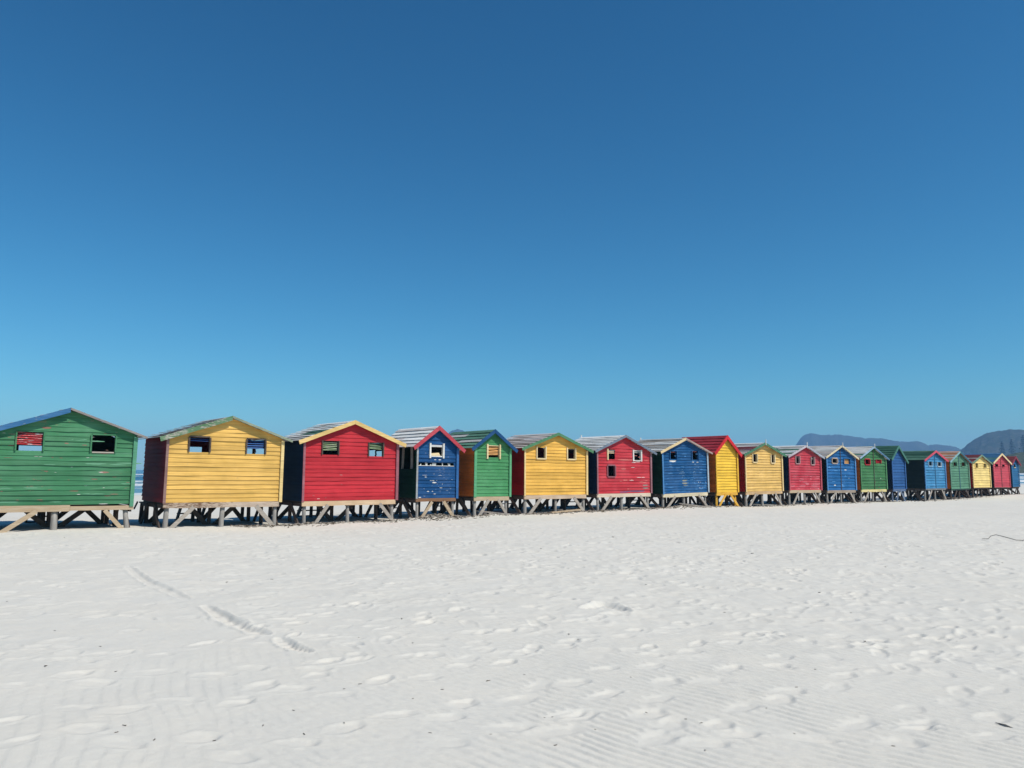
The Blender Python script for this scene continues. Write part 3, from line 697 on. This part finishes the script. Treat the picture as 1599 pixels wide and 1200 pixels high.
DEPTH = 2.22; OH = .15; OV = .22
def make_hut(k):
    h, sp = HUTS[k], SPEC[k]; rnd = random.Random(100+k)
    W, zf, xr, A, sl = h['W'], h['zf'], h['xr'], h['A'], h['sl']
    Dp = DEPTH
    root = bpy.data.objects.new('beach_hut', None); link(root)
    root.location = h['pos']; root.rotation_euler = (0, h['tilt'], PHI)
    tag(root, LABEL[k], 'beach hut', 'painted beach huts in a row along the sand')
    A0 = A - .035
    ztop = lambda x: A0 - .004 - sl*abs(x-xr)
    wmat = sp['front']; smat = side(sp['side'])
    # ---- front
    holes = list(h['win'])
    if k == 4: holes = holes + [(.02,1.735,1.44,1.83)]
    def lim(z):
        d = max(0, (A0-.004-z)/sl)
        return (max(0.0, xr-d), min(W, xr+d))
    grey_patch = P('bare board', (150,140,130), wear=.5); sp3 = P('mauve patch', (130,85,120), wear=.3)
    fcol = {1:(98,160,122), 7:(222,120,110), 8:(66,128,186), 11:(222,110,120), 12:(90,160,222), 15:(90,160,212)}.get(k, (200,200,200))
    faded = P('faded patch', fcol, wear=.3)
    gp = {1:P('red grey patch',(150,110,92),wear=.4), 5:P('dark green patch',(55,105,70),wear=.4), 8:P('ochre patch',(150,150,130),wear=.4), 10:P('ochre streak',(190,140,80),wear=.4), 13:P('brown patch',(110,80,60),wear=.4)}.get(k, grey_patch)
    mb = MB()
    zb = zf + (.04 if k in (1,) else .0)
    siding(mb, lambda u, o, z: (u, -o, z), lim, zb, A0-.03, holes, rnd, wob=1.7 if k == 1 else 1.0, e=.165 if k >= 12 else (.126 if k in (9, 10, 11) else .118), th=.046 if k >= 12 else (.038 if k >= 8 else .027), chips=chips_for(k, W, zf, rnd))
    mb.build('gable_wall', [wmat, M_WHITE, gp, sp3, faded], root)
    # ---- back
    mb = MB()
    siding(mb, lambda u, o, z: (u, Dp+o, z), lim, zf, A0-.03, BACKHOLE.get(k, []), rnd)
    mb.build('gable_wall', [smat], root)
    # ---- sides
    mb = MB()
    siding(mb, lambda u, o, z: (-o, u, z), lambda z: (0.0, Dp), zf, ztop(0)-.002, LEFTHOLE.get(k, []), rnd)
    mb.build('side_wall', [smat], root)
    mb = MB()
    siding(mb, lambda u, o, z: (W+o, u, z), lambda z: (0.0, Dp), zf, ztop(W)-.002, RIGHTHOLE.get(k, []), rnd)
    mb.build('side_wall', [smat], root)
    if k == 4:
        for y, t in ((.35,.02),(.95,-.05),(1.6,.03)):
            m = MB(); m.beam((.03,y,1.58),(.03,y+t,2.47),.07,.05,up=(0,1,0)); m.build('stud', M_GREYW, root)
    # framing inside the corners and along the eaves
    for x in (.010, W-.070):
        for y in (.03, Dp-.075):
            b = MB(); b.box(x, x+.06, y, y+.06, zf, ztop(x if x < .5 else x+.06)-.03); b.build('stud', M_INNER, root)
        b = MB(); xo = x-.002 if x < .5 else x+.062
        b.box(min(x, xo)-.0, max(x+.05, xo), .095, Dp-.08, ztop(xo)-.10, ztop(xo)-.004); b.build('wall_plate', M_INNER, root)
    # small landing and steps on the sea side
    b = MB()
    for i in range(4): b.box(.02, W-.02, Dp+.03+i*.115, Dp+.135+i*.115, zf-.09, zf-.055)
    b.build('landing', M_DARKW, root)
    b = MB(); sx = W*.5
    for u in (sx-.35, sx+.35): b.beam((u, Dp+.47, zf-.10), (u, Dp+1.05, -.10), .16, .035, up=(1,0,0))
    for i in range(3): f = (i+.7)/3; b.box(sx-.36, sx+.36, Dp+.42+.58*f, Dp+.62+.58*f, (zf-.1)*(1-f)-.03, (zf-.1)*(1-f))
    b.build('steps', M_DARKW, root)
    if k in (2, 3, 6):
        b = MB(); b.beam((-.02, Dp+.46, zf-.07), (-.02, Dp+.80, zf-.27), .05, .03, up=(1,0,0)); b.build('stringer', M_DARKW, root)
    # ---- corner trims
    for x0, x1, m in ((-.036, .030 if k != 5 else .07, sp['trim'][0]), (W-.055, W+.036, sp['trim'][1])):
        b = MB(); xc = (x0+x1)/2
        b.box(x0, x1, (-.066 if k < 8 else -.080), (-.044 if k < 8 else -.050), zf-.02, ztop(x0 if x0 < .1 else x1)-.03, j=.003, rng=rnd); b.build('corner_trim', m, root)
    if sp.get('joint'):
        b = MB(); u = sp['joint']; b.box(u-.018, u+.018, -.064, -.046, zf+.01, ztop(u)-.10); b.build('joint_strip', M_DARKW if k not in (15,16) else P('joint blue',(60,105,140)), root)
    # ---- floor and beams
    b = MB(); b.box(.02, W-.02, .02, Dp-.02, zf-.045, zf-.005); b.build('floor', M_INNER, root)
    b = MB()
    if k == 1:
        b.box(-.03, 1.72, -.045, .005, zf-.115, zf+.035, j=.004, rng=rnd); b.box(1.725, W+.04, -.040, .005, zf-.10, zf+.005, j=.004, rng=rnd)
    else:
        hb = {4:.11, 9:.14, 8:.15, 15:.10, 16:.10, 17:.06, 18:.06, 19:.06}.get(k, .145)
        n = 5
        for i in range(n):
            xa, xb = -.02+(W-.03)*i/n, -.02+(W-.03)*(i+1)/n
            dz0, dz1 = .006*math.sin(i*2.1+k), .006*math.sin((i+1)*2.1+k)
            b.hexa([(xa,-.048,zf-hb+dz0),(xb,-.048,zf-hb+dz1),(xb,.005,zf-hb+dz1),(xa,.005,zf-hb+dz0),(xa,-.048,zf-.004),(xb,-.048,zf-.004),(xb,.005,zf-.004),(xa,.005,zf-.004)])
    b.build('floor_beam', sp['beam'], root)
    for x in (-.01, W-.04):
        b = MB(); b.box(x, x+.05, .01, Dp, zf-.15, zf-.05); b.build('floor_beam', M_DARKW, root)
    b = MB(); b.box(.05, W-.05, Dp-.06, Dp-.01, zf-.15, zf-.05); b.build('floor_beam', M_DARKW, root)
    # ---- posts
    xs = [.10, W*.5 + rnd.uniform(-.12,.05), W-.12] if W > 2 else [.09, W-.11]
    ca, sa = math.cos(PHI), math.sin(PHI)
    def gl(x, y):
        wx = h['pos'][0] + x*ca - y*sa; wy = h['pos'][1] + x*sa + y*ca
        return gz1(wx, wy) - h['pos'][2]
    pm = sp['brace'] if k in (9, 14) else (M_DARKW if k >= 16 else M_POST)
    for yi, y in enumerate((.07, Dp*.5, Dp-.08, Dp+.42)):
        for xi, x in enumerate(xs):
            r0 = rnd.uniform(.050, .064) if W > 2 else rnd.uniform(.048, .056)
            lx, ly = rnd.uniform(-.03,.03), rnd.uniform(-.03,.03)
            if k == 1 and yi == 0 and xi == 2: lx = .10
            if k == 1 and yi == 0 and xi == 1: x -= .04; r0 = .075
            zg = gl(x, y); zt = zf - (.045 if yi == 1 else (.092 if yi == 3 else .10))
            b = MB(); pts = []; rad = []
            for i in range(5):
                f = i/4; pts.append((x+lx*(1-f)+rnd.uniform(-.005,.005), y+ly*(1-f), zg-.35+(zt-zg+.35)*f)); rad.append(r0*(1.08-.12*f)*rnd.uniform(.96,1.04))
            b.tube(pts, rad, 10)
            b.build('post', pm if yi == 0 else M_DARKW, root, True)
    # ---- braces
    span = .58 if W > 2 else .42
    if k == 9:
        bl = [((.06,-.075,.0),(.62,-.075,zf-.10)), ((W-.02,-.075,.02),(.98,-.075,zf-.10))]
    elif k == 14:
        bl = [((.30,-.07,.0),(.62,-.07,zf-.10)), ((W-.2,-.07,.02),(.85,-.07,zf-.10))]
    elif k == 1:
        bl = [((.30,-.075,.0),(1.02,-.075,zf-.10)), ((W-.14,-.075,.02),(W-.62,-.075,zf-.10))]
    elif k == 3:
        bl = [((.36,-.075,.02),(.78,-.075,zf-.12)), ((W-.10,-.075,.02),(W-.62,-.075,zf-.12))]
    else:
        bl = [((.16,-.075,.02),(.16+span,-.075,zf-.12)), ((W-.13,-.075,.02),(W-.13-span,-.075,zf-.12))]
    for a, c in bl:
        a = (a[0], a[1], gl(a[0], a[1])-.04)
        b = MB(); b.beam(a, c, .105*rnd.uniform(.9,1.1), .032, up=(0,1,0)); b.build('brace', sp['brace'], root)
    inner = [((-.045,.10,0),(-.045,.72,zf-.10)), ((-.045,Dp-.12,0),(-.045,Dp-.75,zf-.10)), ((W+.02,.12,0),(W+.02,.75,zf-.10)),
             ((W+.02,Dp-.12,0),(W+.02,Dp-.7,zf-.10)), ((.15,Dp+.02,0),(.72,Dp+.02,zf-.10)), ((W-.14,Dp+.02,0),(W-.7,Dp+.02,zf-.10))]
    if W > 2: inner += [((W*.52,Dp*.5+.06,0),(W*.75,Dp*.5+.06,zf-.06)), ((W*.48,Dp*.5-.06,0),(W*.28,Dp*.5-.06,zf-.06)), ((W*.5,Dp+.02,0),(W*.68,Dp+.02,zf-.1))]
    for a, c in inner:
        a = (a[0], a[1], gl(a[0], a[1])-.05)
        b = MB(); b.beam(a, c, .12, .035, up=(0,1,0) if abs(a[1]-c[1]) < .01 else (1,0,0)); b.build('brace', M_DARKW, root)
    # ---- roof
    cols = sp['roof']; uniq = list(dict.fromkeys(cols)); rb = MB()
    al = math.atan(sl); ca_, sa_ = math.cos(al), math.sin(al)
    for sgn in (-1, 1):
        run = (xr+OV) if sgn < 0 else (W-xr+OV)
        L = run/ca_; n = max(5, round(L/.205)); pw = L/n
        for i in range(n):
            mi = uniq.index(rnd.choice(cols)); rb.tone = rnd.random()
            if k == 7 and i < 3: mi = uniq.index('white')
            ya, yb = -OH+.0+rnd.uniform(-.015,.015), Dp+.20+rnd.uniform(-.05,.05)
            d0 = i*pw - (.02 if i else 0); d1 = (i+1)*pw
            m = 4
            jit = [rnd.uniform(-.004,.008) for _ in range(m+1)]
            for q in range(m):
                y0, y1 = ya+(yb-ya)*q/m, ya+(yb-ya)*(q+1)/m
                if q == 2 and rnd.random() < .35: mi = uniq.index(rnd.choice(cols))
                def pt(d, nn, y): return (xr + sgn*(d*ca_ + nn*sa_), y, A0 - d*sa_ + nn*ca_)
                t = .016
                rb.hexa([pt(d0,.002,y0),pt(d1,.034+jit[q],y0),pt(d1,.034+jit[q+1],y1),pt(d0,.002,y1),
                         pt(d0,.002+t,y0),pt(d1,.034+t+jit[q],y0),pt(d1,.034+t+jit[q+1],y1),pt(d0,.002+t,y1)], mi)
    roof = rb.build('roof', [roofm(c) for c in uniq], root)
    cb = MB(); cm = roofm(cols[0])
    for sgn in (-1, 1):
        def pt(d, nn, y): return (xr + sgn*(d*ca_ + nn*sa_), y, A0 - d*sa_ + nn*ca_)
        cb.hexa([pt(.002,.024,-OH+.01),pt(.10,.030,-OH+.01),pt(.10,.030,Dp+.2),pt(.002,.024,Dp+.2),pt(.002,.038,-OH+.01),pt(.10,.042,-OH+.01),pt(.10,.042,Dp+.2),pt(.002,.038,Dp+.2)])
    cb.build('ridge_cap', cm, roof)
    # ---- bargeboards
    for sgn, bm, bw in ((-1, sp['barge'][0], sp['bw'][0]), (1, sp['barge'][1], sp['bw'][1])):
        run = (xr+OV+.02) if sgn < 0 else (W-xr+OV+.02)
        b = MB(); e0 = xr + sgn*.002; nn = 6; hh = bw/ca_
        top = lambda x: A + .012 - sl*abs(x-xr)
        for i in range(nn):
            xa, xb = xr + sgn*(.002+(run-.002)*i/nn), xr + sgn*(.002+(run-.002)*(i+1)/nn)
            w0 = .002*math.sin(i*1.7+k); w1 = .002*math.sin((i+1)*1.7+k)
            if i == nn-1: cut = sgn*bw*sa_*.8
            else: cut = 0
            lo_b = xb - cut*0
            p = [(xa,-OH-.030,top(xa)-hh+w0),(xb-cut,-OH-.030,top(xb-cut)-hh+w1),(xb-cut,-OH-.004,top(xb-cut)-hh+w1),(xa,-OH-.004,top(xa)-hh+w0),
                 (xa,-OH-.030,top(xa)+w0),(xb,-OH-.030,top(xb)+w1),(xb,-OH-.004,top(xb)+w1),(xa,-OH-.004,top(xa)+w0)]
            if sgn < 0: p = [p[1],p[0],p[3],p[2],p[5],p[4],p[7],p[6]]
            b.hexa(p)
        b.build('bargeboard', bm, root)
    if k in (10, 11, 12, 13):
        b = MB(); b.beam((xr,-OH-.045,A-.12),(xr,-OH-.045,A+.15),.035,.03,up=(0,1,0)); b.build('finial', M_WHITE, root)
    if k in (7, 8):
        b = MB(); b.beam((xr,Dp+.21,A-.1),(xr,Dp+.21,A+.09),.04,.03,up=(0,1,0)); b.build('finial', M_WHITE, root)
    # ---- windows
    for w, d in zip(h['win'], WIN.get(k, [])):
        u0, z0, u1, z1 = w; fw = d.get('fw', .04); ex = d.get('ext', 0); fm = d['fm'] if d['fm'] != 'f' else wmat
        b = MB(); fr = d['fr']
        if 'L' in fr: b.box(u0-fw, u0+.004, (-.062 if k < 8 else -.072), .03, z0-ex, z1+ex, j=.002, rng=rnd)
        if 'R' in fr: b.box(u1-.004, u1+fw, (-.062 if k < 8 else -.072), .03, z0-ex, z1+ex, j=.002, rng=rnd)
        if fr == 'LR': b.box(u0, u1, -.020, .03, z1-.012, z1+.012)
        if 'T' in fr: b.box(u0, u1, (-.058 if k < 8 else -.068), .03, z1-.004, z1+fw, j=.002, rng=rnd)
        if 'B' in fr: b.box(u0, u1, (-.058 if k < 8 else -.068), .03, z0-fw, z0+.004, j=.002, rng=rnd)
        fo = b.build('window', fm, root)
        if d.get('sill'):
            b = MB(); b.box(u0+.02, u1-.02, -.04, .03, z0-.028, z0+.006, j=.003, rng=rnd); b.build('sill', d['sill'], fo)
        if d.get('ledge'):
            b = MB(); b.hexa([(u0+.03,.06,z0+.005),(u1-.01,.06,z0+.005),(u1-.01,.09,z0+.01),(u0+.03,.09,z0+.01),(u0+.03,.06,z0+.085),(u1-.10,.06,z0+.115),(u1-.10,.09,z0+.115),(u0+.03,.09,z0+.085)]); b.build('loose_board', M_CREAM, fo)
            b = MB(); b.box(u0, u1, -.012, .012, z1-.05, z1-.012); b.build('crossbar', M_WHITE, fo)
        if d.get('sl'):
            m, fa, fb_, n = d['sl']; H = z1-z0; b = MB()
            for i in range(n):
                zc = z1 - H*(fa + (fb_-fa)*(i+.5)/n); pitch = H*(fb_-fa)/n
                tilt = rnd.uniform(-.012,.012)
                hh = pitch*(.40 if k in (1,5,12,13) else .27)
                b.hexa([(u0+.01,.008,zc-hh+tilt),(u1-.01,.008,zc-hh-tilt),(u1-.01,.024,zc-hh-tilt),(u0+.01,.024,zc-hh+tilt),
                        (u0+.01,.040,zc+hh+tilt),(u1-.01,.040,zc+hh-tilt),(u1-.01,.056,zc+hh-tilt),(u0+.01,.056,zc+hh+tilt)])
            b.build('slats', m, fo)
    if k == 4:      # stubs of boards left in the row that has broken away
        b = MB()
        for u, w, zz, tl in ((.16,.05,.06,.04),(.40,.07,.095,-.02),(.56,.04,.05,.0),(.68,.16,.095,.03),(1.02,.035,.10,.0),(1.30,.07,.085,-.04)):
            b.hexa([(u-w/2,.03,1.735),(u+w/2,.03,1.735),(u+w/2,.05,1.735),(u-w/2,.05,1.735),(u-w/2+tl,.03,1.735+zz),(u+w/2+tl*.4,.03,1.735+zz*.9),(u+w/2+tl*.4,.05,1.735+zz*.9),(u-w/2+tl,.05,1.735+zz)])
        b.box(.02, 1.44, -.030, .01, 1.722, 1.738)
        b.build('broken_board', M_WHITE, root)
    return root
for k in HUTS: make_hut(k)

# ------------------------------------------------------------------ things on the sand
M_TWIG = timber('dry_twig', (.060,.048,.036), (.14,.11,.08), (2, 2, 2))
M_DRIFT = timber('driftwood_grey', (.20,.18,.16), (.30,.27,.24), (2, 2, 2))

def plan(s, t): return (s*FX + (t-CROW)*NX, s*FY + (t-CROW)*NY)

def twig_mesh(seed):
    rnd = random.Random(seed); b = MB(); L = 1.0; n = 5; p = Vector((-.5,0,.02)); d = Vector((1,0,.02)); pts = []
    for i in range(n):
        pts.append(p.copy()); p += d*(L/(n-1)); d = (d + Vector((0, rnd.gauss(0,.35), rnd.gauss(0,.12)))).normalized()
        if p.z < .01: p.z = .03
    b.tube(pts, [.10,.12,.10,.08,.04], 5)
    q = pts[2]; b.tube([q, q+Vector((.14,.16*rnd.choice((-1,1)),.07)), q+Vector((.24,.30*rnd.choice((-1,1)),.05))], [.07,.055,.03], 4)
    return b
TW = []
for i in range(5):
    o = twig_mesh(300+i).build('dry_twig', M_TWIG, None, True); COL.objects.unlink(o); TW.append(o)
rnd = random.Random(77)
spots = []
def px2plan(px, py):
    u = (px-799.5)/1200; v = (600-py)/1200
    d = (u, math.cos(PITCH)-v*math.sin(PITCH), math.sin(PITCH)+v*math.cos(PITCH))
    t = -CAMZ/d[2]; return d[0]*t, d[1]*t
# plain list of where bits of dry twig lie on the beach (plan metres)
TWSPOT = [(100,853,.10),(125,871,.05),(10,957,.06),(68,1066,.09),(180,1072,.05),(84,1004,.05),(192,1160,.06),(180,1171,.05),(241,1180,.05),(333,1180,.05),(155,1032,.05),
 (313,920,.07),(424,916,.10),(354,922,.08),(226,831,.10),(420,880,.07),(457,1131,.045),(474,1169,.06),(411,1155,.05),(537,1150,.045),(562,1087,.06),(645,1109,.05),(690,1093,.05),(628,981,.08),(560,1012,.05),(763,1076,.08),(701,936,.06),
 (765,1167,.045),(671,1165,.05),(644,1020,.06),(537,1095,.04),(889,1002,.08),(903,1010,.05),(929,1157,.04),(985,1070,.05),(1010,1127,.05),(1095,1143,.05),(1131,958,.06),(1199,1118,.06),(1240,1157,.05),(1244,1083,.05),(1340,1122,.05),(1395,1176,.05),(1273,1052,.05),(1350,1004,.07),(1494,1004,.05),(1329,958,.05),(1009,915,.07),(1280,927,.09),(1175,865,.14),(894,910,.06),(845,860,.12),(957,840,.14),(1383,886,.08),(1565,881,.07),(1143,844,.10),(1102,1189,.05),(850,1137,.035),(863,1136,.035),(868,1184,.05),(1071,1137,.04),(819,1065,.04)]
for (px, py, L) in TWSPOT:
    x, y = px2plan(px, py); spots.append((x, y, L*.46))
for i, (x, y, L) in enumerate(spots):
    o = TW[i % 5].copy(); link(o)
    o.location = (x, y, gz1(x, y)+.004); o.scale = (L, L*.8, L*.9); o.rotation_euler = (0, 0, rnd.uniform(0, 2*PI))
    tag(o, 'small dark dry twig lying on the open white sand', 'twig', 'small dark twigs scattered on the sand')

def stick(name, pts, rad, label, cat, mat, n=7):
    b = MB(); b.tube(pts, rad, n); o = b.build(name, mat, None, True); tag(o, label, cat); return o
g = lambda x, y, dz: (x, y, gz1(x, y)+dz)
stick('driftwood_branch', [g(10.68,17.75,.03), g(10.86,17.80,.03), g(10.98,17.90,.08), g(11.10,17.90,.11), g(11.22,17.75,.07), g(11.36,17.60,.02), g(11.50,17.55,.02), g(11.58,17.60,.08), g(11.64,17.52,.03), g(11.85,17.45,.03), g(12.1,17.2,.02)],
      [.004,.007,.008,.008,.009,.008,.008,.007,.006,.005,.003], 'thin wavy driftwood branch lying on the sand near the right edge', 'driftwood', M_DRIFT)
stick('kelp_stalk', [g(3.00,4.97,.01), g(3.03,4.92,.01), g(3.07,4.87,-.004), g(3.13,4.84,.006), g(3.2,4.78,.006), g(3.3,4.74,.01)],
      [.002,.006,.003,.003,.005,.002], 'dark kelp stalk half buried at the right edge of the foreground', 'kelp', M_DRIFT)

def board(name, a, b_, w, t, label, mat):
    m = MB(); m.beam(a, b_, w, t, up=(0,0,1)); o = m.build(name, mat); tag(o, label, 'plank'); return o
x0, y0 = plan(18.75, .25); x1, y1 = plan(20.35, .10)
board('loose_plank', (x0,y0,gz1(x0,y0)+.03), (x1,y1,gz1(x1,y1)+.08), .16, .05, 'long pale plank lying in front of the yellow hut with white framed windows', M_RAW)
x0, y0 = plan(15.85, -.35); x1, y1 = plan(16.75, .25)
board('fallen_board', (x0,y0,gz1(x0,y0)+.16), (x1,y1,gz1(x1,y1)+.03), .16, .04, 'pale board slanting to the sand under the narrow green hut', M_GREYW)
for i, (s0, t0, s1, t1, z0_, z1_, lab) in enumerate(((26.2,.05,27.5,.42,.10,.03,'uppermost bleached plank on the sand heap under the worn blue hut'),(26.4,.32,27.9,.50,.03,.03,'lowest bleached plank on the sand heap under the worn blue hut'))):
    x0, y0 = plan(s0, t0); x1, y1 = plan(s1, t1)
    board('bleached_plank', (x0,y0,gz1(x0,y0)+z0_), (x1,y1,gz1(x1,y1)+z1_), .13, .03, lab, M_GREYW)

# strandline litter along the feet of the huts
b = MB(); rnd = random.Random(5)
seg = [(7.3,8.9,150),(8.9,10.6,140),(10.6,13.0,110),(13.1,15.0,260),(15.2,17.4,110),(17.6,21.3,330),(21.3,24.9,300),(25.0,28.6,300),(28.7,31,60),(31,37.5,200),(37.5,46,200),(46,58,120),(59,66,90)]
for s0, s1, n in seg:
    for _ in range(n):
        s = rnd.uniform(s0, s1); t = rnd.gauss(.18, .16) if rnd.random() < .8 else rnd.uniform(-.3, 1.0)
        x, y = plan(s, t); z = gz1(x, y)
        L = rnd.uniform(.03, .15)*(1.35 if rnd.random() < .12 else 1); a = rnd.gauss(PHI, .7); w = rnd.uniform(.006, .016)
        p = Vector((x, y, z+rnd.uniform(.004, .025))); d = Vector((math.cos(a), math.sin(a), rnd.gauss(0, .12)))
        e = Vector((-math.sin(a), math.cos(a), rnd.gauss(0,.3)))
        mid = p + e*rnd.gauss(0, .02) + Vector((0,0,.012))
        b.tube([p-d*L/2, mid, p+d*L/2], [w*.7, w, w*.5], 4, 0 if rnd.random() < .6 else 1)
o = b.build('strandline_litter', [M_TWIG, M_GREYW]); tag(o, 'dry twigs and seaweed washed up along the feet of the huts', 'litter', None, 'stuff')

# ------------------------------------------------------------------ haze
t = NT('sea_haze')
t.n.remove(t.b)
pv = t.new('ShaderNodeVolumePrincipled'); pv.inputs['Density'].default_value = .00028
pv.inputs['Color'].default_value = (.32,.60,.97,1); pv.inputs['Anisotropy'].default_value = 0.0
t.l.new(pv.outputs[0], t.out.inputs['Volume'])
hb = MB(); hb.box(-4300, 4300, -300, 4000, -9, 165); o = hb.build('haze', t.mat); tag(o, 'thin blue sea haze over the bay', None, None, 'stuff')

# ------------------------------------------------------------------ light
SUN_EL, SUN_AZ = R(51), R(122)         # azimuth clockwise from +Y
w = bpy.data.worlds.new('World'); sc.world = w; w.use_nodes = True
nt = w.node_tree; bg = nt.nodes['Background']
sky = nt.nodes.new('ShaderNodeTexSky'); sky.sky_type = 'NISHITA'; sky.sun_disc = False
sky.sun_elevation = SUN_EL; sky.sun_rotation = SUN_AZ
sky.altitude = 0; sky.air_density = 1.0; sky.dust_density = .2; sky.ozone_density = 3.0
sp_ = nt.nodes.new('ShaderNodeSeparateColor'); cm_ = nt.nodes.new('ShaderNodeCombineColor')
nt.links.new(sky.outputs[0], sp_.inputs[0])
for i, (ga, pw) in enumerate(((.128, 1.78), (.525, 1.31), (.70, 1.20))):     # deep clean-air blue
    a_ = nt.nodes.new('ShaderNodeMath'); a_.operation = 'POWER'; a_.inputs[1].default_value = pw
    m_ = nt.nodes.new('ShaderNodeMath'); m_.operation = 'MULTIPLY'; m_.inputs[1].default_value = ga
    nt.links.new(sp_.outputs[i], a_.inputs[0]); nt.links.new(a_.outputs[0], m_.inputs[0]); nt.links.new(m_.outputs[0], cm_.inputs[i])
nt.links.new(cm_.outputs[0], bg.inputs['Color']); bg.inputs['Strength'].default_value = .10
L = bpy.data.lights.new('sun', 'SUN'); L.energy = 4.2; L.angle = R(.53); L.color = (1, .945, .83)
so = bpy.data.objects.new('sun', L); link(so)
dv = Vector((math.sin(SUN_AZ)*math.cos(SUN_EL), math.cos(SUN_AZ)*math.cos(SUN_EL), math.sin(SUN_EL)))
so.rotation_euler = dv.to_track_quat('Z', 'Y').to_euler(); so.location = dv*200

# ------------------------------------------------------------------ camera
cam = bpy.data.cameras.new('camera'); co = bpy.data.objects.new('camera', cam); link(co)
cam.sensor_width = 36; cam.lens = 36*1200/1599; cam.clip_end = 30000; cam.clip_start = .1
co.location = (0, 0, CAMZ); co.rotation_euler = (R(90)+PITCH, 0, 0)
sc.camera = co
sc.view_settings.view_transform = 'Standard'; sc.view_settings.look = 'None'
sc.view_settings.exposure = 0; sc.view_settings.gamma = 1
sc.cycles.use_denoising = True
sc.cycles.volume_bounces = 1
